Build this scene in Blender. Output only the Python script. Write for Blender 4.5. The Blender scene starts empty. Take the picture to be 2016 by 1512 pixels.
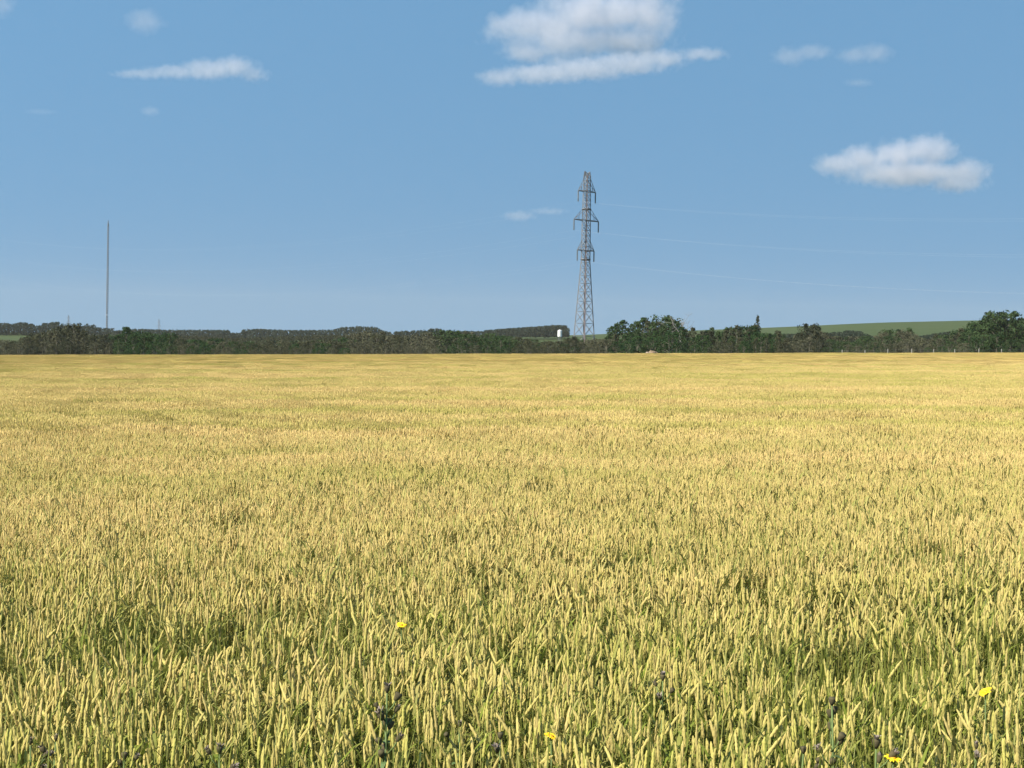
import bpy, math, random
import numpy as np
from mathutils import Matrix, Vector, Euler

rng = np.random.default_rng(7)
random.seed(7)
sc = bpy.context.scene
COL = sc.collection

# ------------------------------------------------------------------ camera
FPX, W0, H0 = 3197.0, 2016.0, 1512.0          # focal length in pixels of the photograph
HORIZON_Y = 683.0
CANOPY = 0.85                                  # height of the ripe crop
CAM = Vector((0.0, 0.0, CANOPY + 1.30))
PITCH = math.atan((H0 / 2 - HORIZON_Y) / FPX)
ROLL = math.radians(1.1)
cam_d = bpy.data.cameras.new("camera")
cam_d.sensor_width = 36.0
cam_d.lens = 36.0 * FPX / W0
cam_d.clip_start = 0.1
cam_d.clip_end = 60000.0
cam = bpy.data.objects.new("camera", cam_d)
COL.objects.link(cam)
ROT = (Euler((math.pi / 2 - PITCH, 0, 0)).to_matrix() @ Matrix.Rotation(ROLL, 3, 'Z'))
cam.matrix_world = Matrix.Translation(CAM) @ ROT.to_4x4()
sc.camera = cam

# ------------------------------------------------------------------ sky, sun, exposure
SUN_EL, SUN_AZ = math.radians(41), math.radians(-126)     # azimuth clockwise from +Y (view direction)
world = bpy.data.worlds.new("World")
sc.world = world
world.use_nodes = True
wn = world.node_tree
sky = wn.nodes.new("ShaderNodeTexSky")
sky.sky_type = 'NISHITA'
sky.sun_disc = False
sky.sun_elevation = SUN_EL
sky.sun_rotation = SUN_AZ
sky.altitude = 600
sky.air_density = 2.95
sky.dust_density = 0.6
sky.ozone_density = 9.5
bg = wn.nodes["Background"]
bg.inputs["Strength"].default_value = 0.0715
# the whole dome is read a little higher up than it stands, which evens out its glare towards the horizon
wtc = wn.nodes.new("ShaderNodeTexCoord")
wlift = wn.nodes.new("ShaderNodeVectorMath"); wlift.operation = 'MULTIPLY_ADD'
wlift.inputs[1].default_value = (1.0, 1.0, 0.32); wlift.inputs[2].default_value = (0.0, 0.0, 0.58)
wn.links.new(wtc.outputs["Generated"], wlift.inputs[0])
wn.links.new(wlift.outputs[0], sky.inputs["Vector"])
wtint = wn.nodes.new("ShaderNodeMix"); wtint.data_type = 'RGBA'; wtint.blend_type = 'MULTIPLY'
wtint.inputs[0].default_value = 1.0
wtint.inputs[7].default_value = (0.90, 1.08, 1.12, 1.0)
wn.links.new(sky.outputs[0], wtint.inputs[6])
wn.links.new(wtint.outputs[2], bg.inputs["Color"])
sun_d = bpy.data.lights.new("sun", 'SUN')
sun_d.energy = 4.8
sun_d.angle = math.radians(0.53)
sun_d.color = (1.0, 0.93, 0.80)
sun = bpy.data.objects.new("sun", sun_d)
COL.objects.link(sun)
SUNV = Vector((math.sin(SUN_AZ) * math.cos(SUN_EL), math.cos(SUN_AZ) * math.cos(SUN_EL), math.sin(SUN_EL)))
sun.rotation_euler = SUNV.to_track_quat('Z', 'Y').to_euler()
sc.view_settings.view_transform = 'Standard'
sc.view_settings.look = 'None'
sc.view_settings.gamma = 1.0
sc.view_settings.exposure = 1.1
sc.cycles.use_denoising = True
sc.cycles.max_bounces = 6
sc.cycles.volume_bounces = 3
sc.cycles.transparent_max_bounces = 8

# ------------------------------------------------------------------ helpers
def pdir(px, py):
    v = Vector(((px - W0 / 2) / FPX, -(py - H0 / 2) / FPX, -1.0))
    return ROT @ v

def at(px, py, depth):
    d = pdir(px, py)
    return CAM + d * (depth / d.y)

def interp(x, pts):
    xs = [p[0] for p in pts]; ys = [p[1] for p in pts]
    return float(np.interp(x, xs, ys))

def sstep(a, b, x):
    t = min(1.0, max(0.0, (x - a) / (b - a)))
    return t * t * (3 - 2 * t)

def tag(o, label=None, cat=None, group=None, kind=None):
    if label: o["label"] = label
    if cat: o["category"] = cat
    if group: o["group"] = group
    if kind: o["kind"] = kind
    return o

def link(name, mesh, mat=None, parent=None, loc=None):
    if mat is not None and len(mesh.materials) == 0:
        mesh.materials.append(mat)
    o = bpy.data.objects.new(name, mesh)
    COL.objects.link(o)
    if parent is not None: o.parent = parent
    if loc is not None: o.location = loc
    return o

def empty(name, loc=(0, 0, 0), rz=0.0):
    o = bpy.data.objects.new(name, None)
    o.empty_display_size = 0.2
    COL.objects.link(o)
    o.location = loc
    o.rotation_euler = (0, 0, rz)
    return o

class MB:
    """collects vertices, faces and one info value (kind, random, height) per vertex"""
    def __init__(s):
        s.v, s.f, s.a, s.n = [], [], [], 0
    def add(s, verts, faces, info=(0, 0, 0)):
        verts = np.asarray(verts, float).reshape(-1, 3)
        s.v.append(verts)
        inf = np.asarray(info, float)
        s.a.append(np.tile(inf, (len(verts), 1)) if inf.ndim == 1 else inf)
        s.f.extend([tuple(i + s.n for i in f) for f in faces])
        s.n += len(verts)
    def tube(s, pts, radii, sides=6, info=(0, 0, 0), cap=True):
        pts = [np.asarray(p, float) for p in pts]
        m = len(pts)
        ring = []
        for i, p in enumerate(pts):
            t = pts[min(i + 1, m - 1)] - pts[max(i - 1, 0)]
            t = t / (np.linalg.norm(t) + 1e-9)
            u = np.cross(t, (0.0, 0.0, 1.0)) if abs(t[2]) < 0.95 else np.cross(t, (1.0, 0.0, 0.0))
            u /= np.linalg.norm(u); w = np.cross(t, u)
            for k in range(sides):
                a = 2 * math.pi * k / sides
                ring.append(p + radii[i] * (math.cos(a) * u + math.sin(a) * w))
        fs = []
        for i in range(m - 1):
            for k in range(sides):
                k2 = (k + 1) % sides
                fs.append((i * sides + k, i * sides + k2, (i + 1) * sides + k2, (i + 1) * sides + k))
        if cap:
            fs.append(tuple(range(sides - 1, -1, -1)))
            fs.append(tuple((m - 1) * sides + k for k in range(sides)))
        s.add(ring, fs, info)
    def bar(s, a, b, r, sides=4):
        s.tube([a, b], [r, r], sides)
    def box(s, lo, hi):
        x0, y0, z0 = lo; x1, y1, z1 = hi
        s.add([(x0, y0, z0), (x1, y0, z0), (x1, y1, z0), (x0, y1, z0), (x0, y0, z1), (x1, y0, z1), (x1, y1, z1), (x0, y1, z1)],
              [(3, 2, 1, 0), (4, 5, 6, 7), (0, 1, 5, 4), (1, 2, 6, 5), (2, 3, 7, 6), (3, 0, 4, 7)])
    def mesh(s, name, smooth=False):
        me = bpy.data.meshes.new(name)
        v = np.concatenate(s.v) if s.v else np.zeros((0, 3))
        me.from_pydata(v.tolist(), [], s.f)
        a = np.concatenate(s.a)
        at_ = me.attributes.new("info", 'FLOAT_VECTOR', 'POINT')
        at_.data.foreach_set("vector", a.astype(np.float32).ravel())
        if smooth:
            me.polygons.foreach_set("use_smooth", [True] * len(me.polygons))
        me.update()
        return me

class NT:
    """small node-tree builder"""
    def __init__(s, name):
        s.m = bpy.data.materials.new(name)
        s.m.use_nodes = True
        s.t = s.m.node_tree
        s.t.nodes.clear()
        s.out = s.t.nodes.new("ShaderNodeOutputMaterial")
    def n(s, typ, **kw):
        nd = s.t.nodes.new(typ)
        for k, v in kw.items(): setattr(nd, k, v)
        return nd
    def put(s, sock, val):
        if isinstance(val, bpy.types.NodeSocket): s.t.links.new(val, sock)
        else: sock.default_value = val
    def math(s, op, a, b=0.0, c=0.0, clamp=False):
        nd = s.n("ShaderNodeMath", operation=op, use_clamp=clamp)
        s.put(nd.inputs[0], a); s.put(nd.inputs[1], b); s.put(nd.inputs[2], c)
        return nd.outputs[0]
    def vmath(s, op, a, b=(0, 0, 0)):
        nd = s.n("ShaderNodeVectorMath", operation=op)
        s.put(nd.inputs[0], a); s.put(nd.inputs[1], b)
        return nd.outputs[1] if op in ('LENGTH', 'DOT_PRODUCT', 'DISTANCE') else nd.outputs[0]
    def mix(s, fac, a, b):
        nd = s.n("ShaderNodeMix", data_type='RGBA')
        s.put(nd.inputs[0], fac); s.put(nd.inputs[6], a); s.put(nd.inputs[7], b)
        return nd.outputs[2]
    def noise(s, vec, scale, detail=3.0, rough=0.5):
        nd = s.n("ShaderNodeTexNoise")
        s.put(nd.inputs["Vector"], vec)
        nd.inputs["Scale"].default_value = scale
        nd.inputs["Detail"].default_value = detail
        nd.inputs["Roughness"].default_value = rough
        return nd.outputs["Fac"]
    def ramp(s, fac, a, b):
        nd = s.n("ShaderNodeMapRange")
        s.put(nd.inputs[0], fac); nd.inputs[1].default_value = a; nd.inputs[2].default_value = b
        return nd.outputs[0]
    def pos(s): return s.n("ShaderNodeNewGeometry").outputs["Position"]
    def attr(s, name):
        nd = s.n("ShaderNodeAttribute", attribute_name=name)
        sp = s.n("ShaderNodeSeparateXYZ"); s.t.links.new(nd.outputs["Vector"], sp.inputs[0])
        return sp.outputs
    def rand(s): return s.n("ShaderNodeObjectInfo").outputs["Random"]
    def principled(s, col, rough=0.7, spec=0.3, metal=0.0):
        nd = s.n("ShaderNodeBsdfPrincipled")
        s.put(nd.inputs["Base Color"], col); s.put(nd.inputs["Roughness"], rough)
        nd.inputs["Specular IOR Level"].default_value = spec
        nd.inputs["Metallic"].default_value = metal
        return nd.outputs[0]
    def leafy(s, col, trans=0.3, rough=0.6, spec=0.25):
        p = s.principled(col, rough, spec)
        t = s.n("ShaderNodeBsdfTranslucent"); s.put(t.inputs[0], col)
        mx = s.n("ShaderNodeMixShader"); mx.inputs[0].default_value = trans
        s.t.links.new(p, mx.inputs[1]); s.t.links.new(t.outputs[0], mx.inputs[2])
        return mx.outputs[0]
    def done(s, shader):
        s.t.links.new(shader, s.out.inputs[0])
        return s.m

def c4(r, g, b): return (r, g, b, 1.0)

def plain(name, col, rough=0.7, spec=0.3, metal=0.0, var=0.15, scale=3.0):
    t = NT(name)
    nz = t.noise(t.n("ShaderNodeTexCoord").outputs["Object"], scale, 4.0, 0.6)
    dark = c4(*[c * (1 - var) for c in col]); lite = c4(*[min(1, c * (1 + var)) for c in col])
    return t.done(t.principled(t.mix(t.ramp(nz, 0.3, 0.7), dark, lite), rough, spec, metal))

# ------------------------------------------------------------------ terrain
FIELD_END = 303.0
SLOPE = math.tan(ROLL + math.radians(0.16))
RIDGE = [(-600, 650), (0, 653), (200, 655), (400, 660), (900, 662), (1130, 660), (1200, 657), (1540, 643), (1640, 638),
         (1740, 634), (1910, 631), (2016, 629), (2600, 626)]
RIDGE_D = 1300.0
ridge_tab = []
for px in range(-600, 2601, 25):
    p = at(px, interp(px, RIDGE), RIDGE_D)
    ridge_tab.append((p.x / p.y, p.z))
ridge_u = [r[0] for r in ridge_tab]; ridge_z = [r[1] for r in ridge_tab]

def plane_z(x, y):
    return SLOPE * 300 * math.tanh(x / 300.0)

def ground(x, y):
    zp = plane_z(x, y)
    if y < FIELD_END: return zp
    zp -= 3.5 * sstep(FIELD_END + 5, 470, y)
    u = x / max(y, 1.0)
    zr = float(np.interp(u, ridge_u, ridge_z))
    if y < 450: return zp
    if y <= RIDGE_D:
        t = (y - 450) / (RIDGE_D - 450)
        t = t * t * (1.6 - 0.6 * t)
        return zp * (1 - t) + zr * t
    return zr - 26 * sstep(RIDGE_D, 2600, y)

def make_ground():
    fr = np.radians(np.concatenate([np.arange(-180, -30, 6), np.arange(-30, 30, 0.6), np.arange(30, 180, 6)]))
    rad = np.concatenate([[0.6, 2, 4, 7], np.arange(12, 300, 24), np.arange(300, 520, 10), np.arange(520, 1300, 40),
                          np.arange(1300, 1700, 50), np.arange(1750, 3000, 150), [3600, 4500, 6500, 10000, 16000]])
    v = [(0, 0, 0)]; f = []
    na = len(fr)
    for r in rad:
        for a in fr:
            x, y = r * math.sin(a), r * math.cos(a)
            v.append((x, y, ground(x, y)))
    for k in range(na):
        f.append((0, 1 + (k + 1) % na, 1 + k))
    for i in range(len(rad) - 1):
        for k in range(na):
            k2 = (k + 1) % na
            f.append((1 + i * na + k, 1 + i * na + k2, 1 + (i + 1) * na + k2, 1 + (i + 1) * na + k))
    me = bpy.data.meshes.new("ground")
    me.from_pydata(v, [], f)
    me.polygons.foreach_set("use_smooth", [True] * len(me.polygons))
    me.update()
    t = NT("farmland_soil_and_grass")
    P = t.pos()
    sp = t.n("ShaderNodeSeparateXYZ"); t.t.links.new(P, sp.inputs[0])
    fine = t.noise(P, 0.9, 5, 0.65)
    wide = t.noise(P, 0.006, 4, 0.6)
    soil = t.mix(fine, c4(0.075, 0.06, 0.03), c4(0.15, 0.125, 0.06))
    grass = t.mix(fine, c4(0.05, 0.065, 0.022), c4(0.085, 0.10, 0.035))
    # the far fields: green crop, with paler strips that follow the drills
    pasture = t.mix(wide, c4(0.036, 0.056, 0.017), c4(0.050, 0.068, 0.022))
    drills = t.math('SINE', t.math('MULTIPLY', sp.outputs[1], 0.085))
    pasture = t.mix(t.math('MULTIPLY', t.ramp(drills, 0.55, 1.0), 0.35), pasture, c4(0.060, 0.073, 0.028))
    c = t.mix(t.ramp(sp.outputs[1], FIELD_END, FIELD_END + 6), soil, grass)
    c = t.mix(t.ramp(sp.outputs[1], 520, 640), c, pasture)
    o = link("ground", me, t.done(t.principled(c, 0.95, 0.1)))
    tag(o, kind="structure")
make_ground()

# ------------------------------------------------------------------ haze (closed box of air round the whole scene)
def make_haze():
    mb = MB(); mb.box((-4200, -300, -75), (4200, 6500, 190))
    t = NT("air_haze")
    vol = t.n("ShaderNodeVolumePrincipled")
    vol.inputs["Color"].default_value = c4(0.70, 0.66, 0.62)
    vol.inputs["Density"].default_value = 0.000058
    t.t.links.new(vol.outputs[0], t.out.inputs["Volume"])
    o = link("haze", mb.mesh("haze"), t.m)
    tag(o, kind="stuff")
USE_HAZE = True
if USE_HAZE: make_haze()

# ------------------------------------------------------------------ wheat
def field_tone(t):
    """0 ripe .. 1 green, from the place in the field"""
    P = t.pos()
    mp = t.n("ShaderNodeMapping"); t.t.links.new(P, mp.inputs[0])
    mp.inputs["Scale"].default_value = (0.35, 1.0, 0.0)
    big = t.noise(mp.outputs[0], 0.11, 2, 0.5)
    mid = t.noise(mp.outputs[0], 1.3, 3, 0.6)
    sp = t.n("ShaderNodeSeparateXYZ"); t.t.links.new(P, sp.inputs[0])
    edge = t.math('SUBTRACT', 1.0, t.ramp(sp.outputs[1], 5.0, 12.5))      # unripe headland along the road
    g = t.math('ADD', t.math('MULTIPLY', t.ramp(big, 0.42, 0.66), 0.55), t.math('MULTIPLY', t.ramp(mid, 0.40, 0.66), 0.40))
    mb_ = t.n("ShaderNodeMapping"); t.t.links.new(P, mb_.inputs[0])
    mb_.inputs["Scale"].default_value = (0.05, 0.42, 0.0)                   # long unripe strips left by the drill
    strip = t.noise(mb_.outputs[0], 0.55, 2, 0.55)
    strip = t.math('MULTIPLY', t.ramp(strip, 0.50, 0.66), t.ramp(sp.outputs[1], 14.0, 24.0))
    g = t.math('ADD', g, t.math('MULTIPLY', strip, 0.85))
    return t.math('ADD', g, t.math('MULTIPLY', edge, 0.70), clamp=True)

def wheat_material():
    t = NT("ripening_wheat")
    k, r, h = t.attr("info")
    tone = field_tone(t)
    g = t.math('ADD', t.math('MULTIPLY', tone, 0.75), t.math('MULTIPLY', t.math('SUBTRACT', r, 0.5), 0.55), clamp=True)
    ear = t.mix(g, c4(0.67, 0.495, 0.205), c4(0.43, 0.395, 0.100))
    stem = t.mix(g, c4(0.44, 0.36, 0.12), c4(0.16, 0.19, 0.04))
    leaf = t.mix(g, c4(0.46, 0.38, 0.14), c4(0.14, 0.17, 0.025))
    c = t.mix(t.ramp(k, 0.0, 0.5), leaf, stem)
    c = t.mix(t.ramp(k, 0.5, 1.0), c, ear)
    br = t.math('ADD', 0.90, t.math('MULTIPLY', r, 0.2))
    hs = t.n("ShaderNodeHueSaturation"); t.put(hs.inputs["Color"], c); t.put(hs.inputs["Value"], br)
    return t.done(t.leafy(hs.outputs[0], 0.25, 0.75, 0.10))
M_WHEAT = wheat_material()

def ear_geo(mb, base, tip, rad, sides, rings, rnd, bulge=0.0):
    base = np.asarray(base); tip = np.asarray(tip)
    ax = tip - base; L = np.linalg.norm(ax); ax = ax / L
    u = np.cross(ax, (0.3, 0.9, 0.1)); u /= np.linalg.norm(u); w = np.cross(ax, u)
    vs, fs = [], []
    for i in range(rings):
        s = i / (rings - 1)
        prof = [0.45, 1.0, 0.95, 0.3][i] if rings == 4 else (0.42 + 0.58 * math.sin(math.pi * min(1, s * 1.25 + 0.12))) if s < 0.62 else (1.0 - 0.75 * ((s - 0.62) / 0.38) ** 1.6)
        rr = rad * prof * (1 + (bulge if i % 2 else -bulge))
        for k in range(sides):
            a = 2 * math.pi * (k + 0.5 * (i % 2)) / sides
            fl = 0.75 + 0.25 * abs(math.cos(a))
            vs.append(base + ax * L * s + rr * (math.cos(a) * u + fl * math.sin(a) * w))
    for i in range(rings - 1):
        for k in range(sides):
            k2 = (k + 1) % sides
            fs.append((i * sides + k, i * sides + k2, (i + 1) * sides + k2, (i + 1) * sides + k))
    fs.append(tuple((rings - 1) * sides + k for k in range(sides)))
    mb.add(vs, fs, (1.0, rnd, 1.0))

def leaf_geo(mb, root, az, length, width, rise, droop, rnd, seg=3, kind=0.0, out=0.55):
    d = np.array((math.cos(az), math.sin(az), 0)); side = np.array((-d[1], d[0], 0))
    vs, fs = [], []
    for i in range(seg + 1):
        s = i / seg
        c = np.asarray(root) + d * length * (s * out) + np.array((0, 0, 1)) * length * (rise * s - droop * s * s)
        wd = width * (1 - s ** 1.7) * 0.5 + 0.0006
        vs += [c - side * wd, c + side * wd]
    for i in range(seg):
        fs.append((2 * i, 2 * i + 1, 2 * i + 3, 2 * i + 2))
    mb.add(vs, fs, (kind, rnd, 0.5))

def stalk(mb, x, y, lod, hmean=CANOPY, r=None, parts=None, slim=1.0):
    """one wheat plant; parts = (stem, ear, leaf) builders for the separate ones"""
    r = r or rng
    h = hmean - 0.03 + r.normal(0, 0.035)
    rnd = float(np.clip(r.normal(0.5, 0.22), 0, 1))
    lean = r.normal(0, 0.035, 2)
    el = r.uniform(0.055, 0.090)
    az = r.uniform(0, 2 * math.pi)
    nod = abs(r.normal(0, 0.27)) if r.random() < 0.91 else r.uniform(0.5, 1.0)
    top = np.array((x + lean[0], y + lean[1], h - el * 0.8))
    ed = np.array((math.cos(az) * math.sin(nod), math.sin(az) * math.sin(nod), math.cos(nod)))
    ms, me_, ml = parts or (mb, mb, mb)
    if lod == 0:
        mid = np.array((x + lean[0] * 0.35, y + lean[1] * 0.35, h * 0.5))
        ms.tube([(x, y, 0), mid, top], [0.0024, 0.0022, 0.0018], 3, (0.5, rnd, 0.3), cap=False)
        ear_geo(me_, top, top + ed * el, slim * r.uniform(0.0050, 0.0066), 6, 7, rnd, 0.12)
        for j in range(5):
            z = h * r.uniform(0.35, 0.90)
            s = z / h
            leaf_geo(ml, (x + lean[0] * s, y + lean[1] * s, z), r.uniform(0, 6.28), r.uniform(0.14, 0.28), r.uniform(0.009, 0.015),
                     r.uniform(0.5, 1.2), r.uniform(0.2, 0.9), rnd if r.random() < 0.7 else 1.0)
    elif lod == 1:
        ms.tube([(x, y, h * 0.25), top], [0.003, 0.0025], 3, (0.5, rnd, 0.3), cap=False)
        ear_geo(me_, top, top + ed * el * 1.05, r.uniform(0.007, 0.009), 4, 4, rnd)
        if r.random() < 0.8:
            z = h * r.uniform(0.5, 0.88)
            leaf_geo(ml, (x, y, z), r.uniform(0, 6.28), r.uniform(0.14, 0.26), 0.014, r.uniform(0.4, 1.0), r.uniform(0.3, 1.0), rnd, 2)
    else:
        w = 0.0095
        ear_geo(me_, top - (0, 0, 0.03), top + ed * el * 1.2, w, 3, 2, rnd)
        if r.random() < 0.5:
            z = h * r.uniform(0.55, 0.9)
            leaf_geo(ml, (x, y, z), r.uniform(0, 6.28), 0.22, 0.022, 0.6, 0.6, rnd, 1)

def grass_patch(mb, size, n):
    for _ in range(n):
        x, y = rng.uniform(-size / 2, size / 2, 2)
        leaf_geo(mb, (x, y, 0.05), rng.uniform(0, 6.28), rng.uniform(0.55, 0.80), rng.uniform(0.005, 0.010),
                 rng.uniform(1.0, 1.25), rng.uniform(0.02, 0.30), rng.uniform(0.2, 1), 4, out=rng.uniform(0.12, 0.5))

def wobble(x, y, seed, scale):
    r = np.random.default_rng(seed)
    tot = 0.0
    for k in range(6):
        a = r.uniform(0, 6.28); f = scale * r.uniform(0.6, 1.9); p = r.uniform(0, 6.28)
        tot = tot + np.sin((x * math.cos(a) + y * math.sin(a)) * f + p)
    return tot / 6 * 1.7

def scatter_object(name, patches, pts, mat):
    """one object: its mesh holds the patch shapes and, as loose points, the places; geometry nodes set a patch on each place.
    patches: list of MB; pts: rows x, y, z, variant, rotation, sx, sz"""
    vs, fs, info, pid, n = [], [], [], [], 0
    for i, mb in enumerate(patches):
        v = np.concatenate(mb.v); vs.append(v); info.append(np.concatenate(mb.a))
        pid.append(np.full(len(v), i)); fs.extend([tuple(q + n for q in f) for f in mb.f]); n += len(v)
    pts = np.asarray(pts)
    vs.append(pts[:, :3]); info.append(np.zeros((len(pts), 3))); pid.append(-1 - pts[:, 3].astype(int))
    me = bpy.data.meshes.new(name)
    me.from_pydata(np.concatenate(vs).tolist(), [], fs)
    a = me.attributes.new("info", 'FLOAT_VECTOR', 'POINT'); a.data.foreach_set("vector", np.concatenate(info).astype(np.float32).ravel())
    a = me.attributes.new("pid", 'INT', 'POINT'); a.data.foreach_set("value", np.concatenate(pid).astype(np.int32))
    rot = np.zeros((len(me.vertices), 3), np.float32); scl = np.ones((len(me.vertices), 3), np.float32)
    rot[n:, 2] = pts[:, 4]; scl[n:, 0] = pts[:, 5]; scl[n:, 1] = pts[:, 5]; scl[n:, 2] = pts[:, 6]
    a = me.attributes.new("prot", 'FLOAT_VECTOR', 'POINT'); a.data.foreach_set("vector", rot.ravel())
    a = me.attributes.new("pscl", 'FLOAT_VECTOR', 'POINT'); a.data.foreach_set("vector", scl.ravel())
    me.update()
    o = link(name, me, mat)
    ng = bpy.data.node_groups.new(name + "_scatter", 'GeometryNodeTree')
    ng.interface.new_socket("Geometry", in_out='INPUT', socket_type='NodeSocketGeometry')
    ng.interface.new_socket("Geometry", in_out='OUTPUT', socket_type='NodeSocketGeometry')
    gi = ng.nodes.new("NodeGroupInput"); go = ng.nodes.new("NodeGroupOutput")
    join = ng.nodes.new("GeometryNodeJoinGeometry")
    def named(nm, dt):
        q = ng.nodes.new("GeometryNodeInputNamedAttribute"); q.data_type = dt; q.inputs[0].default_value = nm
        return q.outputs["Attribute"]
    P = named("pid", 'INT'); R = named("prot", 'FLOAT_VECTOR'); S = named("pscl", 'FLOAT_VECTOR')
    def pick(val):
        cmp_ = ng.nodes.new("FunctionNodeCompare"); cmp_.data_type = 'INT'; cmp_.operation = 'EQUAL'
        ng.links.new(P, cmp_.inputs[2]); cmp_.inputs[3].default_value = val
        sep = ng.nodes.new("GeometryNodeSeparateGeometry"); sep.domain = 'POINT'
        ng.links.new(gi.outputs[0], sep.inputs[0]); ng.links.new(cmp_.outputs[0], sep.inputs[1])
        return sep.outputs[0]
    for i in range(len(patches)):
        shape = pick(i); places = pick(-1 - i)
        iop = ng.nodes.new("GeometryNodeInstanceOnPoints")
        ng.links.new(places, iop.inputs["Points"]); ng.links.new(shape, iop.inputs["Instance"])
        e2r = ng.nodes.new("FunctionNodeEulerToRotation"); ng.links.new(R, e2r.inputs[0])
        ng.links.new(e2r.outputs[0], iop.inputs["Rotation"]); ng.links.new(S, iop.inputs["Scale"])
        ng.links.new(iop.outputs[0], join.inputs[0])
    ng.links.new(join.outputs[0], go.inputs[0])
    md = o.modifiers.new("scatter", 'NODES'); md.node_group = ng
    return o

def canopy_point(px, py, above=0.0):
    """where a line of sight meets the top of the crop, raised by ABOVE"""
    d = pdir(px, py)
    z0 = CANOPY + above
    s = (z0 - CAM.z) / (d.z - SLOPE * d.x)
    return CAM + d * s
TALL = [canopy_point(762, 1358, 0.20), canopy_point(1638, 1382, 0.18), canopy_point(1725, 1466, 0.10)]

def green_gap(x, y):
    """negative where the crop is thin and green growth shows"""
    g = wobble(x * 0.7, y * 1.2, 9, 1.5) + 0.7 * wobble(x, y, 14, 4.0)
    g -= 0.30 * math.exp(-((x + 1.45) / 1.0) ** 2 - ((y - 6.7) / 1.1) ** 2)
    g -= 0.5 * math.exp(-((x - 1.4) / 0.9) ** 2 - ((y - 5.9) / 0.5) ** 2)
    return g - 0.35 * max(0.0, 5.8 - y)

def make_field():
    patches, rows = [], []
    def variants(cnt, size, n, lod, slim=1.0):
        ids = []
        for _ in range(cnt):
            mb = MB()
            for _k in range(n):
                x, y = rng.uniform(-size / 2, size / 2, 2)
                stalk(mb, x, y, lod, slim=slim)
            ids.append(len(patches)); patches.append(mb)
        return ids
    front = variants(6, 0.30, 25, 0)
    near = variants(6, 0.30, 60, 0, 0.82)
    mid = variants(5, 0.8, 270, 1)
    far = variants(4, 2.4, 1500, 2)
    def fill(y0, y1, step, ids, jit, keep=None):
        for y in np.arange(y0, y1, step):
            half = 0.36 * y + 1.5 + step
            for x in np.arange(-half, half, step):
                xx, yy = x + rng.uniform(-jit, jit), y + rng.uniform(-jit, jit)
                if keep and not keep(xx, yy): continue
                hz = 1 + 0.055 * wobble(xx, yy, 3, 1.3) + 0.030 * wobble(xx, yy, 4, 0.16) + rng.normal(0, 0.012)
                rows.append((xx, yy, plane_z(xx, yy), random.choice(ids), random.choice([0, 1, 2, 3]) * math.pi / 2 + rng.normal(0, 0.1), 1.0, hz))
    def front_gaps(x, y):
        if any(abs(x - q.x) < 0.15 and q.y - 0.55 < y < q.y + 0.1 for q in TALL): return False
        return rng.random() < max(0.45, 0.86 + 0.5 * min(0.3, green_gap(x, y)) * (1.0 if y < 8.5 else 0.7))
    fill(4.5, 9.0, 0.26, front, 0.10, front_gaps)
    fill(9.1, 12.0, 0.26, near, 0.10, front_gaps)
    fill(12.2, 24.0, 0.27, near, 0.08, lambda x, y: rng.random() < 0.87 + 0.15 * wobble(x, y, 11, 2.2))
    fill(24.4, 150.0, 0.72, mid, 0.2, lambda x, y: rng.random() > max((y - 85) / 65, 0.09 - 0.10 * wobble(x, y, 12, 0.9)))
    fill(85.0, FIELD_END, 2.1, far, 0.4, lambda x, y: rng.random() < 0.15 + (y - 85) / 60)
    o = scatter_object("wheat_field", patches, rows, M_WHEAT)
    tag(o, "wide field of ripening golden wheat reaching to the tree belt", "wheat", kind="stuff")

def make_grass():
    t = NT("green_grass_blade")
    k, r, h = t.attr("info")
    c = t.mix(r, c4(0.085, 0.115, 0.014), c4(0.26, 0.265, 0.05))
    mat = t.done(t.leafy(c, 0.35, 0.5, 0.3))
    patches = []
    for _ in range(4):
        mb = MB(); grass_patch(mb, 0.34, 34); patches.append(mb)
    rows = []
    for y in np.arange(4.4, 13.0, 0.27):
        half = 0.36 * y + 1.5
        for x in np.arange(-half, half, 0.27):
            xx, yy = x + rng.uniform(-.13, .13), y + rng.uniform(-.13, .13)
            p = 0.80 - 0.10 * (yy - 5.0) - 0.7 * green_gap(xx, yy)
            if rng.random() < p:
                rows.append((xx, yy, plane_z(xx, yy), rng.integers(0, 4), rng.uniform(0, 6.28), 1.0, rng.uniform(0.95, 1.28)))
    o = scatter_object("green_grass", patches, rows, mat)
    tag(o, "green grass blades growing among the wheat along the field's near edge", "grass", kind="stuff")
make_field()
make_grass()

# ------------------------------------------------------------------ flowering weeds
M_STEM = plain("weed_stem", (0.10, 0.14, 0.04), var=0.25, scale=20)
M_WEEDLEAF = plain("weed_leaf", (0.07, 0.11, 0.035), var=0.3, scale=15)
M_PETAL = plain("yellow_petal", (0.85, 0.55, 0.01), rough=0.6, var=0.12, scale=60)
M_DISC = plain("orange_disc", (0.55, 0.27, 0.01), var=0.2, scale=80)
M_HEAD = plain("dry_seed_head", (0.066, 0.054, 0.024), rough=0.9, var=0.35, scale=60)
M_FLUFF = plain("grey_seed_fluff", (0.20, 0.16, 0.13), rough=0.95, var=0.3, scale=90)

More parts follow.
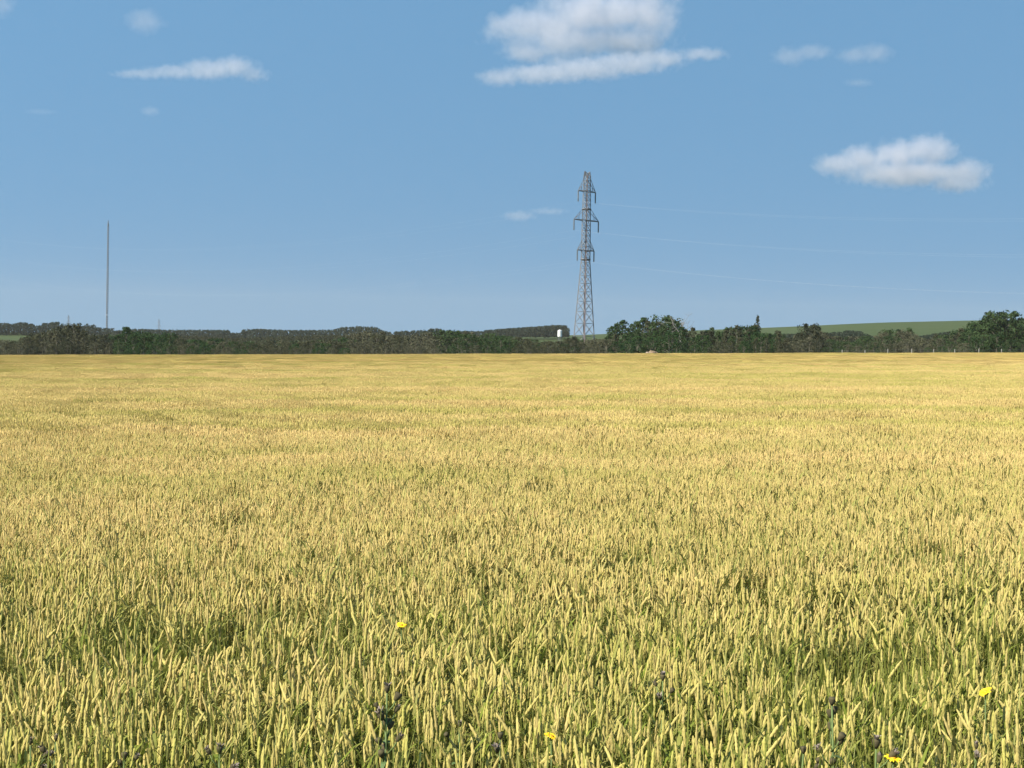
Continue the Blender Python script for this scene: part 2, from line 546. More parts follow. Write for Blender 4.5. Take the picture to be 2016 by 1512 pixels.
MARKS = []
def yellow_flower(px, py, label, face, size=0.026, above=0.04, short=None):
    p = canopy_point(px, py, above)
    MARKS.append((p.x, p.y, short))
    gz = plane_z(p.x, p.y)
    root = empty("yellow_flower", (p.x, p.y, gz))
    tag(root, label, "flower", "yellow flowers in the wheat")
    H = p.z - gz
    st = MB(); st.tube([(0.03, 0.02, 0), (0.015, 0.0, H * 0.5), (0, 0, H - 0.012)], [0.004, 0.0032, 0.0022], 6)
    link("stem", st.mesh("stem", True), M_STEM, root)
    nrm = np.array(face, float); nrm /= np.linalg.norm(nrm)
    u = np.cross(nrm, (0, 0, 1.0)); u /= np.linalg.norm(u); w = np.cross(u, nrm)
    c = np.array((0, 0, H))
    cu = MB(); cu.tube([c - nrm * 0.014, c - nrm * 0.006, c + nrm * 0.001], [0.003, 0.009, 0.008], 8)
    link("calyx", cu.mesh("calyx", True), M_STEM, root)
    di = MB(); di.tube([c, c + nrm * 0.004, c + nrm * 0.006], [0.010, 0.009, 0.004], 10)
    link("disc", di.mesh("disc", True), M_DISC, root)
    for k in range(16):
        a = 2 * math.pi * k / 16 + rng.normal(0, 0.06)
        d = math.cos(a) * u + math.sin(a) * w
        t = np.cross(nrm, d)
        L = size * rng.uniform(0.85, 1.1)
        pe = MB()
        pe.add([c + d * 0.006 - t * 0.0025, c + d * 0.006 + t * 0.0025, c + d * L * 0.6 + nrm * 0.004 + t * 0.0042, c + d * L * 0.6 + nrm * 0.004 - t * 0.0042,
                c + d * L + nrm * rng.uniform(-0.003, 0.006) + t * 0.002, c + d * L + nrm * 0.002 - t * 0.002],
               [(0, 1, 2, 3), (3, 2, 4, 5)])
        link("petal", pe.mesh("petal"), M_PETAL, root)
    for k in range(3):
        ml = MB(); leaf_geo(ml, (0.01, 0, H * (0.5 + 0.15 * k)), rng.uniform(0, 6.28), 0.14, 0.03, 0.5, 0.5, 0.5, 5)
        link("leaf", ml.mesh("leaf"), M_WEEDLEAF, root)

yellow_flower(790, 1231, "lone yellow flower well inside the wheat, farthest of the flowers from the road", (0.1, -0.30, 0.9), 0.026, short="the lone yellow flower")
yellow_flower(1085, 1450, "yellow-orange flower drooping beside small dark seed head at the wheat's edge", (0.25, -0.2, 0.9), 0.022, short="the drooping yellow-orange flower")
yellow_flower(1940, 1362, "yellow flower with upswept petals in the wheat away from other weeds", (-0.5, -0.2, 0.8), 0.024, short="the upswept yellow flower")
yellow_flower(1758, 1493, "yellow flower next to broad grey thistle head at the wheat's edge", (0.05, -0.2, 0.9), 0.028, short="the flower next to the broad grey thistle")

def thistle(px, py, label, heads, spread=0.05, above=0.05, tall=0.26, fluff=False, head_r=0.0085, short=None):
    """branched dry weed: (px, py) is its topmost head"""
    p = canopy_point(px, py, above)
    MARKS.append((p.x, p.y, short))
    gz = plane_z(p.x, p.y)
    root = empty("dry_thistle", (p.x, p.y, gz))
    tag(root, label, "thistle", "dry thistles in the wheat")
    H = p.z - gz
    r = np.random.default_rng(int(px * 7 + py))
    st = MB(); st.tube([(0, 0, 0), (r.normal(0, .01), 0, H * 0.5), (0, 0, H - 0.01)], [0.006, 0.005, 0.003], 6)
    link("stem", st.mesh("stem", True), M_STEM, root)
    for k in range(heads):
        if k == 0: tip = np.array((0, 0, H)); d = np.array((0, 0, 1.0))
        else:
            a = r.uniform(0, 6.28); z = H - tall * (k / heads) ** 0.9 + r.normal(0, 0.01)
            q = spread * r.uniform(0.5, 1.2)
            b0 = np.array((0, 0, z - 0.05)); tip = np.array((math.cos(a) * q, math.sin(a) * q * 0.7, z))
            d = tip - b0; d /= np.linalg.norm(d)
            br = MB(); br.tube([b0, b0 * 0.5 + tip * 0.5 + np.array((math.cos(a), math.sin(a), 0)) * 0.006, tip], [0.003, 0.0025, 0.002], 5)
            link("branch", br.mesh("branch", True), M_STEM, root)
        s = head_r * r.uniform(0.8, 1.25)
        hd = MB(); hd.tube([tip - d * s * 0.9, tip - d * s * 0.2, tip + d * s * 0.7, tip + d * s * 1.3], [s * 0.35, s * 0.75, s * 1.0, s * 0.92], 9)
        ho = link("seed_head", hd.mesh("seed_head", True), M_HEAD, root)
        if fluff or r.random() < 0.35:
            fl = MB()
            u = np.cross(d, (0.2, 0.3, 0.9)); u /= np.linalg.norm(u); w = np.cross(d, u)
            for j in range(18):
                b = r.uniform(0, 6.28); o2 = math.cos(b) * u + math.sin(b) * w
                e = tip + d * s * r.uniform(1.7, 2.6) + o2 * s * r.uniform(0.4, 1.7)
                t = np.cross(o2, d) * s * 0.22
                fl.add([tip + d * s * 0.9 - t, tip + d * s * 0.9 + t, e + t, e - t], [(0, 1, 2, 3)])
            link("fluff", fl.mesh("fluff"), M_FLUFF, ho)
    for k in range(7):
        ml = MB(); z = H * (0.45 + 0.065 * k) + r.normal(0, 0.01)
        leaf_geo(ml, (0, 0, z), r.uniform(0, 6.28), r.uniform(0.07, 0.13), 0.022, 0.5, r.uniform(0.4, 1.0), 0.5, 4)
        link("leaf", ml.mesh("leaf"), M_WEEDLEAF, root)

thistle(762, 1358, "tall many-headed dark thistle standing in a grassy gap of the wheat", 13, 0.042, 0.20, 0.24, False, 0.0105, short="the tall many-headed thistle")
thistle(1638, 1382, "tall thin dark thistle with heads stacked down one stem", 10, 0.038, 0.18, 0.25, False, 0.0105, short="the tall thin thistle")
thistle(1725, 1466, "thistle with one broad grey flat-topped head beside yellow flower", 3, 0.05, 0.08, 0.1, True, 0.0105, short="the broad grey thistle head")
thistle(905, 1428, "short two-headed thistle in green grass between tall thistle and drooping flower", 3, 0.05, 0.03, 0.08, short="the short thistle in green grass")
thistle(1305, 1335, "dark thistle tuft alone in the wheat midway between tall thin thistle and drooping flower", 4, 0.05, 0.03, 0.08, short="the dark thistle tuft")
thistle(245, 1490, "thistle with dark heads tilted outward in the trampled wheat fringe", 4, 0.06, 0.03, 0.06, short="the thistle with tilted heads")
thistle(60, 1462, "reddish-brown dry thistle with grey fluff at the field's front corner", 4, 0.05, 0.03, 0.10, True, short="the reddish-brown dry thistle")
thistle(110, 1455, "leafy thistle beside the reddish-brown dry one", 3, 0.04, 0.02, 0.10, short="the leafy thistle")
thistle(432, 1478, "pale dry thistle with ragged grey plumes at the wheat's front edge", 4, 0.05, 0.03, 0.08, True, short="the pale plumed thistle")
thistle(985, 1450, "thistle with small brown head near the drooping flower's shadowed side", 2, 0.03, 0.02, 0.06, short="the small brown thistle head")
thistle(1922, 1470, "small grey thistle head beyond the broad grey one along the front edge", 2, 0.04, 0.03, 0.06, True, short="the small grey thistle head")
thistle(1582, 1478, "low dark thistle at the foot of the tall thin one", 2, 0.04, 0.02, 0.06, short="the low dark thistle")

# ------------------------------------------------------------------ single wheat stalks that stand out along the front fringe
def make_single_stalks():
    kinds = [
        ("upright ripe golden wheat stalk", 0.25, 0.0, 0.10),
        ("upright yellow-green unripe wheat stalk", 0.95, 0.0, 0.10),
        ("golden wheat stalk with nodding ear", 0.35, 0.0, 0.65),
        ("sideways leaning wheat stalk", 0.5, 0.10, 0.25),
    ]
    protos = []
    for label, rnd, lean, nod in kinds:
        for v in range(3):
            r = np.random.default_rng(100 + len(protos))
            h = 0.86; el = r.uniform(0.062, 0.090); az = r.uniform(0, 6.28)
            lx = lean * (1 if v % 2 else -1) + r.normal(0, 0.015); ly = r.normal(0, 0.02)
            top = np.array((lx, ly, h - el * 0.8))
            ed = np.array((math.cos(az) * math.sin(nod) + lx * 0.6, math.sin(az) * math.sin(nod), math.cos(nod))); ed /= np.linalg.norm(ed)
            ms = MB(); ms.tube([(0, 0, 0), (lx * 0.3, ly * 0.4, h * 0.5), (lx * 0.7, ly * 0.8, h * 0.78), top], [0.0026, 0.0024, 0.0022, 0.0018], 5, (0.5, rnd, 0))
            me_ = MB(); ear_geo(me_, top - ed * 0.002, top + ed * el, 0.0064, 8, 13, rnd, 0.13)
            leaves = []
            for j in range(2):
                s = (0.48, 0.76)[j] + r.uniform(-.05, .05)
                ml = MB(); leaf_geo(ml, (lx * s * s, ly * s, h * s), r.uniform(0, 6.28), r.uniform(0.16, 0.26), 0.012, 0.8, r.uniform(0.5, 1.1), min(1, rnd + 0.3), 5)
                leaves.append(ml.mesh("leaf"))
            protos.append((label, ms.mesh("stem", True), me_.mesh("ear", True), leaves))
    n = 0
    while n < 300:
        px = rng.uniform(-10, 2026); y = 4.95 + 1.9 * rng.random() ** 1.5
        x = (px - W0 / 2) / FPX * y
        if green_gap(x, y) < -0.5: continue
        label, ms, me_, lv = protos[rng.integers(0, len(protos))]
        e = empty("wheat_stalk", (x, y, plane_z(x, y)), rng.normal(0, 0.5))
        k = rng.uniform(0.95, 1.06)
        e.scale = (1, 1, k)
        near = min(MARKS, key=lambda m: (m[0] - x) ** 2 + (m[1] - y) ** 2)
        side = "in front of" if y < near[1] - 0.08 else ("behind" if y > near[1] + 0.25 else "beside")
        tag(e, f"{label} {side} {near[2]}", "wheat stalk", "wheat stalks in the front fringe")
        link("stem", ms, M_WHEAT, e); link("ear", me_, M_WHEAT, e)
        for m in lv: link("leaf", m, M_WHEAT, e)
        n += 1
make_single_stalks()

# ------------------------------------------------------------------ trees
def foliage_mat(name, a, b, trans=0.2):
    t = NT(name)
    k, r, h = t.attr("info")
    rd = t.rand()
    f = t.math('ADD', t.math('MULTIPLY', rd, 0.55), t.math('MULTIPLY', r, 0.45))
    return t.done(t.leafy(t.mix(f, c4(*a), c4(*b)), trans, 0.75, 0.12))
M_GREEN = foliage_mat("dull_green_leaf", (0.0229, 0.0433, 0.0157), (0.0458, 0.0739, 0.0244))
M_DEEP = foliage_mat("deep_green_leaf", (0.0167, 0.0387, 0.0122), (0.0320, 0.0646, 0.0174))
M_OLIVE = foliage_mat("olive_leaf", (0.0402, 0.0442, 0.0224), (0.0658, 0.0683, 0.0349))
M_GREY = foliage_mat("grey_willow_leaf", (0.0554, 0.0564, 0.0314), (0.0998, 0.0979, 0.0573))
M_DARK = foliage_mat("blackish_conifer_leaf", (0.0203, 0.0259, 0.0129), (0.0351, 0.0397, 0.0203), 0.1)
M_FARLEAF = foliage_mat("far_wood_leaf", (0.0209, 0.0322, 0.0204), (0.0370, 0.0482, 0.0307), 0.1)
M_BARK = plain("grey_bark", (0.10, 0.092, 0.066), rough=0.9, var=0.3, scale=2)
M_PALEBARK = plain("bleached_bark", (0.19, 0.175, 0.155), rough=0.9, var=0.2, scale=2)

def leaves(mb, centers, radii, count, size, r):
    """COUNT small four-cornered leaf sprays round the clump CENTERS, squashed to the clump"""
    idx = r.integers(0, len(centers), count)
    d = r.normal(0, 1, (count, 3)); d /= np.linalg.norm(d, axis=1)[:, None]
    rad = r.random(count) ** 0.45
    c = centers[idx] + d * (rad[:, None] * radii[idx][:, None]) * np.array((1, 1, 0.85))
    nrm = d + r.normal(0, 0.7, (count, 3)) + np.array((0, 0, 0.35)); nrm /= np.linalg.norm(nrm, axis=1)[:, None]
    u = np.cross(nrm, r.normal(0, 1, (count, 3))); u /= np.linalg.norm(u, axis=1)[:, None]
    w = np.cross(nrm, u)
    s = size * r.uniform(0.6, 1.4, count)[:, None]
    v = np.stack([c - u * s, c - w * s * 0.55, c + u * s, c + w * s * 0.55], 1).reshape(-1, 3)
    info = np.zeros((count * 4, 3)); info[:, 1] = np.repeat(r.random(count), 4)
    n0 = mb.n
    mb.v.append(v); mb.a.append(info)
    q = np.arange(count * 4).reshape(-1, 4) + n0
    mb.f.extend(map(tuple, q.tolist())); mb.n += count * 4

def crown_variant(kind, seed):
    """unit-height tree (1 m tall): returns trunk mesh, crown mesh"""
    r = np.random.default_rng(seed)
    tr, cr = MB(), MB()
    if kind == "shrub":        # round, leafy to the ground
        n, wid, lo, cs, cnt, ls = 26, 0.46, 0.05, 0.15, 1700, 0.024
    elif kind == "aspen":      # taller than wide, open
        n, wid, lo, cs, cnt, ls = 24, 0.17, 0.22, 0.085, 1000, 0.022
    elif kind == "column":
        n, wid, lo, cs, cnt, ls = 22, 0.10, 0.14, 0.075, 900, 0.022
    elif kind == "cone":
        n, wid, lo, cs, cnt, ls = 34, 0.27, 0.05, 0.10, 1500, 0.026
    else:                      # broad: wide spreading crown
        n, wid, lo, cs, cnt, ls = 34, 0.40, 0.18, 0.13, 1900, 0.024
    cen, rad = [], []
    for i in range(n):
        s = (i + r.random()) / n
        z = lo + (1 - lo) * s
        if kind == "cone": prof = wid * (1 - s) ** 0.8 + 0.02
        elif kind in ("aspen", "column"): prof = wid * math.sin(math.pi * min(1, 0.22 + 0.76 * s)) ** 0.9
        elif kind == "shrub": prof = wid * math.sqrt(max(0.02, 1 - (s * 0.98) ** 2.2))
        else: prof = wid * math.sin(math.pi * min(0.97, 0.18 + 0.72 * s)) ** 0.7
        a = i * 2.4 + r.normal(0, 0.4); q = prof * math.sqrt(r.uniform(0.15, 1.0))
        cen.append((math.cos(a) * q, math.sin(a) * q, min(z, 1 - cs * 0.8)))
        rad.append(cs * r.uniform(0.6, 1.15) * (1.0 if s < 0.85 else 0.7))
    cen = np.array(cen); rad = np.array(rad)
    leaves(cr, cen, rad, cnt, ls, r)
    stems = 4 if kind == "shrub" else 1
    for k in range(stems):
        bx, by = (r.normal(0, 0.05, 2) if stems > 1 else (0, 0))
        tr.tube([(bx, by, -0.03), (bx * 1.5 + r.normal(0, .01), by, 0.35), (bx * 2.2, by * 1.5, 0.86)],
                [0.026 if stems == 1 else 0.014, 0.018 if stems == 1 else 0.010, 0.004], 6)
    for i in range(0, n, 2):
        c = cen[i]; z0 = max(0.10, c[2] - 0.18)
        tr.tube([(0, 0, z0), (c[0] * 0.5, c[1] * 0.5, (z0 + c[2]) / 2 + 0.02), c], [0.009, 0.006, 0.002], 4)
    return tr.mesh("trunk"), cr.mesh("crown")

VARS = {}
for ki, (kd, cnt) in enumerate((("shrub", 5), ("aspen", 5), ("column", 2), ("cone", 3), ("broad", 4))):
    VARS[kd] = [crown_variant(kd, 500 + 20 * ki + v) for v in range(cnt)]
MESH_BY_MAT = {}
def with_mat(me, mat):
    key = (me.name, mat.name)
    if key not in MESH_BY_MAT:
        c = me.copy(); c.materials.clear(); c.materials.append(mat); MESH_BY_MAT[key] = c
    return MESH_BY_MAT[key]

N_TREES = [0]
def tree(px, ytop, depth, kind, mat, label, group, width=1.0, name=None, bark=None):
    top = at(px, ytop, depth)
    gz = ground(top.x, top.y)
    h = max(1.6, top.z - gz)
    root = empty(name or {"shrub": "bush", "aspen": "aspen_tree", "column": "poplar_tree", "cone": "spruce_tree", "broad": "broadleaf_tree"}[kind],
                 (top.x, top.y, gz - 0.05), rng.uniform(0, 6.28))
    root.scale = (h * width, h * width, h)
    tag(root, label, "tree" if kind != "shrub" else "bush", group)
    tm, cm = random.choice(VARS[kind])
    link("trunk", with_mat(tm, bark or M_BARK), None, root)
    link("crown", with_mat(cm, mat), None, root)
    N_TREES[0] += 1
    return root

SKY = [(-60, 662), (0, 668), (40, 668), (62, 655), (80, 645), (100, 640), (125, 640), (145, 635), (160, 641), (180, 650), (200, 655), (218, 658), (232, 650),
       (246, 643), (262, 648), (290, 652), (330, 655), (400, 664), (500, 669), (600, 668), (680, 664), (700, 655), (740, 648), (780, 655), (850, 652),
       (880, 648), (910, 645), (945, 650), (980, 655), (1010, 662), (1060, 668), (1090, 666), (1110, 661), (1130, 661), (1150, 667), (1185, 662),
       (1200, 641), (1225, 632), (1250, 630), (1268, 625), (1290, 630), (1300, 620), (1322, 620), (1340, 629), (1352, 641), (1380, 645), (1400, 640),
       (1420, 645), (1440, 645), (1460, 640), (1480, 642), (1500, 642), (1520, 646), (1543, 650), (1552, 660), (1566, 661), (1577, 645), (1595, 636),
       (1612, 640), (1622, 657), (1640, 662), (1670, 660), (1700, 658), (1720, 665), (1745, 646), (1760, 648), (1775, 650), (1795, 646), (1806, 656),
       (1830, 660), (1860, 650), (1898, 648), (1910, 640), (1920, 624), (1940, 620), (1960, 613), (1990, 612), (2016, 617), (2080, 622)]

# segments of the tree belt: x range, what grows there (kind, material, weight), words for the place
SEG = [
    (-60, 62, [("shrub", M_GREY, 3), ("shrub", M_OLIVE, 1)], "in the low scrub beside the ragged grove near the mast", "scrub beside the ragged grove"),
    (62, 222, [("aspen", M_GREY, 3), ("broad", M_OLIVE, 2), ("broad", M_DARK, 2), ("shrub", M_DARK, 2)], "in the ragged grove standing before the mast", "ragged grove before the mast"),
    (222, 345, [("broad", M_DEEP, 3), ("shrub", M_DEEP, 3), ("aspen", M_GREEN, 1)], "in the dark green thicket next to the ragged grove", "dark green thicket"),
    (345, 690, [("shrub", M_OLIVE, 4), ("shrub", M_DEEP, 2), ("shrub", M_GREY, 2), ("broad", M_GREEN, 1)], "in the long low hedge below the far wooded hill", "long low hedge"),
    (690, 870, [("shrub", M_GREY, 5), ("aspen", M_GREY, 3), ("broad", M_OLIVE, 1)], "in the brownish-grey willow thicket", "brownish-grey willow thicket"),
    (870, 1000, [("broad", M_GREEN, 3), ("shrub", M_DEEP, 3), ("shrub", M_GREY, 1)], "in the green clump beside the grey willows", "green clump by the willows"),
    (1000, 1140, [("shrub", M_OLIVE, 3), ("shrub", M_GREEN, 2)], "in the low bushes in front of the white tank", "low bushes before the tank"),
    (1140, 1196, [("shrub", M_GREY, 4), ("shrub", M_OLIVE, 1)], "in the bare-looking scrub at the pylon's foot", "scrub at the pylon's foot"),
    (1196, 1350, [("aspen", M_GREEN, 4), ("aspen", M_DEEP, 3), ("aspen", M_OLIVE, 1)], "in the tall aspen stand beside the pylon", "tall aspen stand", ("shrub", M_DEEP)),
    (1350, 1550, [("aspen", M_GREEN, 3), ("broad", M_DEEP, 3), ("aspen", M_OLIVE, 3), ("cone", M_DARK, 1)], "in the uneven belt past the leafless tree", "uneven belt past the leafless tree"),
    (1550, 1625, [("shrub", M_GREY, 2), ("broad", M_DARK, 1)], "in the gap beside the lone dark broad tree", "scrub round the lone dark tree"),
    (1625, 1735, [("shrub", M_GREEN, 3), ("shrub", M_GREY, 2)], "in the low bushes below the green hillside", "bushes below the green hillside"),
    (1735, 1905, [("shrub", M_GREY, 2), ("shrub", M_GREEN, 2), ("cone", M_GREEN, 2), ("aspen", M_OLIVE, 1)], "behind the row of pale fence posts", "trees behind the fence posts"),
    (1905, 2080, [("broad", M_GREEN, 4), ("broad", M_DEEP, 2), ("shrub", M_GREY, 1)], "in the big rounded grove below the hillside", "big rounded grove"),
]
MAT_WORD = {"dull_green_leaf": "dull green", "deep_green_leaf": "deep green", "olive_leaf": "olive", "grey_willow_leaf": "grey-leaved", "blackish_conifer_leaf": "blackish"}
KIND_WORD = {"shrub": "round bush", "aspen": "slender aspen", "column": "narrow poplar", "cone": "pointed spruce", "broad": "spreading tree"}
for x0, x1, mix_, where, grp, *front in SEG:
    bag = [(k, m) for k, m, w in mix_ for _ in range(w)]
    for layer, (d0, d1, step, lo, hi) in enumerate(((380, 412, 10, 0.72, 1.10), (345, 370, 15, 0.60, 0.95), (318, 332, 22, 0.30, 0.62))):
        x = x0 + rng.uniform(0, step)
        while x < x1:
            depth = rng.uniform(d0, d1)
            base = at(x, HORIZON_Y, depth); gz = ground(base.x, depth)
            ysky = interp(x, SKY)
            ybase = HORIZON_Y + (CAM.z - (gz - (base.z - CAM.z) * 0)) / depth * FPX - (x - 1008) * math.tan(ROLL) * -1
            yb = 697.0
            f = rng.uniform(lo, hi)
            yt = yb - (yb - ysky) * f
            kind, mat = random.choice(bag)
            if layer == 2 and rng.random() < 0.7: kind = "shrub"
            if layer == 2 and front: kind, mat = front[0]
            size = "tall " if (f > 0.9 and kind != "shrub") else ("low " if f < 0.5 else "")
            label = f"{('rear', 'middle-row', 'front-row')[layer]} {size}{MAT_WORD[mat.name]} {KIND_WORD[kind]} {where}"
            wdt = rng.uniform(0.85, 1.2)
            if kind == "shrub": wdt *= 1.25 if f < 0.7 else 1.0
            tree(x, yt, depth, kind, mat, label, grp, wdt)
            x += step * rng.uniform(0.75, 1.3)

# trees that stand out one by one
tree(1595, 634, 336, "broad", M_DARK, "lone broad blackish tree with pointed top rising above its neighbours", None, 0.95)
tree(1492, 618, 400, "column", M_DARK, "narrow dark poplar poking high above the uneven belt", None, 0.5)
tree(1311, 617, 372, "broad", M_GREEN, "flat-topped tallest tree of the aspen stand next to the leafless tree", None, 0.95)
tree(1128, 659, 322, "shrub", M_DARK, "dark rounded bush beside the pylon's foot nearest the white tank", None, 0.8)
tree(146, 633, 352, "broad", M_OLIVE, "tallest dome-headed tree of the ragged grove before the mast", None, 0.9)
tree(248, 641, 356, "aspen", M_DEEP, "tallest dark green tree of the thicket next to the ragged grove", None, 1.2)
tree(1965, 611, 350, "broad", M_GREEN, "highest domed tree of the big rounded grove", None, 1.1)
tree(1440, 642, 395, "column", M_GREY, "thin grey-leaved poplar top in the uneven belt", None, 1.0)

def bare_tree(px, ytop, depth, label):
    top = at(px, ytop, depth); gz = ground(top.x, top.y); H = top.z - gz
    root = empty("leafless_tree", (top.x, top.y, gz - 0.05)); tag(root, label, "tree")
    r = np.random.default_rng(31)
    tk = MB(); tk.tube([(0, 0, 0), (0.1, 0, H * 0.3), (-0.05, 0.05, H * 0.62)], [0.2, 0.16, 0.10], 7)
    link("trunk", tk.mesh("trunk", True), M_PALEBARK, root)
    def limb(mb, p, d, L, rad, lvl):
        q = p + d * L * 0.5 + r.normal(0, 0.05, 3) * L; e = p + d * L
        mb.tube([p, q, e], [rad, rad * 0.8, rad * 0.5], 5)
        if lvl == 0: return
        for _ in range(3):
            nd = d + r.normal(0, 0.55, 3) + np.array((0, 0, 0.15)); nd /= np.linalg.norm(nd)
            limb(mb, e if r.random() < 0.6 else q, nd, L * r.uniform(0.5, 0.8), rad * 0.55, lvl - 1)
    for k in range(5):
        mb = MB(); a = k * 1.3
        d = np.array((math.cos(a) * 0.75, math.sin(a) * 0.5, 0.8)); d /= np.linalg.norm(d)
        limb(mb, np.array((-0.05, 0.05, H * (0.5 + 0.03 * k))), d, H * 0.22, 0.075, 3)
        link("branch", mb.mesh("branch"), M_PALEBARK, root)
bare_tree(1340, 616, 356, "pale leafless tree with forked spreading crown standing in the aspen stand")

# ------------------------------------------------------------------ far woods on the ridge (each reads as one mass)
def far_wood(name, skyline, depth, y_foot, label, seed, mat=M_FARLEAF, density=1.0):
    r = np.random.default_rng(seed)
    mb = MB(); cen, rad = [], []
    x0, x1 = skyline[0][0], skyline[-1][0]
    mpp = depth / FPX
    x = x0
    while x < x1:
        yt = interp(x, skyline) + abs(r.normal(0, 0.9)); yf = interp(x, y_foot) if isinstance(y_foot, list) else y_foot
        y = yt + 2.0 + r.uniform(0, 1.5)
        while y < yf + 6:
            p = at(x + r.normal(0, 2), y, depth + r.uniform(-25, 25)); cen.append(p[:]); rad.append(mpp * r.uniform(1.8, 3.4)); y += r.uniform(2.0, 3.2)
        x += r.uniform(0.9, 1.7) / density
    leaves(mb, np.array(cen), np.array(rad), int(len(cen) * 34), mpp * 0.95, r)
    o = link(name, mb.mesh(name), mat)
    tag(o, label, "wood", "far woods on the ridge", "stuff")
far_wood("far_wood", [(-60, 634), (0, 634), (25, 636), (45, 633), (60, 636), (75, 640), (85, 635), (118, 632), (122, 640), (168, 640), (171, 634), (174, 641), (180, 641), (183, 635), (187, 643), (222, 645)],
         1200, 654, "dark far wood on the ridge behind the mast's grove", 1)
far_wood("far_wood", [(222, 650), (270, 646), (330, 648), (448, 648), (456, 654), (470, 654), (480, 647), (500, 646), (560, 648), (655, 648), (672, 643), (700, 641), (740, 643), (755, 650), (770, 652)],
         1150, 672, "long even far wood along the ridge above the low hedge", 2)
far_wood("far_wood", [(775, 652), (800, 650), (838, 649), (850, 645), (865, 645), (872, 652), (900, 650), (950, 651), (962, 648)],
         1100, 668, "far wood top showing above the brownish-grey willows", 3)
far_wood("far_wood", [(955, 650), (975, 647), (1000, 645), (1060, 641), (1100, 638.5), (1116, 640), (1119, 650)],
         1150, 657, "straight-edged far wood behind the white tank", 4, density=1.6)
far_wood("far_wood", [(205, 662), (240, 656), (300, 657), (380, 660), (450, 664), (500, 663), (580, 660), (640, 658), (700, 657), (780, 658), (860, 660)],
         700, 690, "dull green wood on the slope between the low hedge and the long even far wood", 6, M_OLIVE, 0.6)
far_wood("far_wood", [(1545, 655), (1600, 657), (1640, 653), (1670, 649), (1690, 650), (1720, 662), (1800, 662), (1840, 655), (1870, 651), (1910, 650), (1960, 648)],
         620, 672, "scrubby wood at the bottom of the green hillside", 5)

# ------------------------------------------------------------------ pylon
M_STEEL = plain("galvanised_steel", (0.20, 0.205, 0.21), rough=0.65, spec=0.4, metal=0.3, var=0.12, scale=1)
M_DARKSTEEL = plain("weathered_steel", (0.13, 0.135, 0.14), rough=0.6, spec=0.3, metal=0.3, var=0.12, scale=1)
M_RUST = plain("red_lead_steel", (0.14, 0.11, 0.108), rough=0.7, var=0.2, scale=1)
M_INS = plain("porcelain_insulator", (0.10, 0.115, 0.125), rough=0.3, spec=0.5)
M_WIRE = plain("aluminium_conductor", (0.50, 0.51, 0.51), rough=0.4, spec=0.5, metal=0.2)

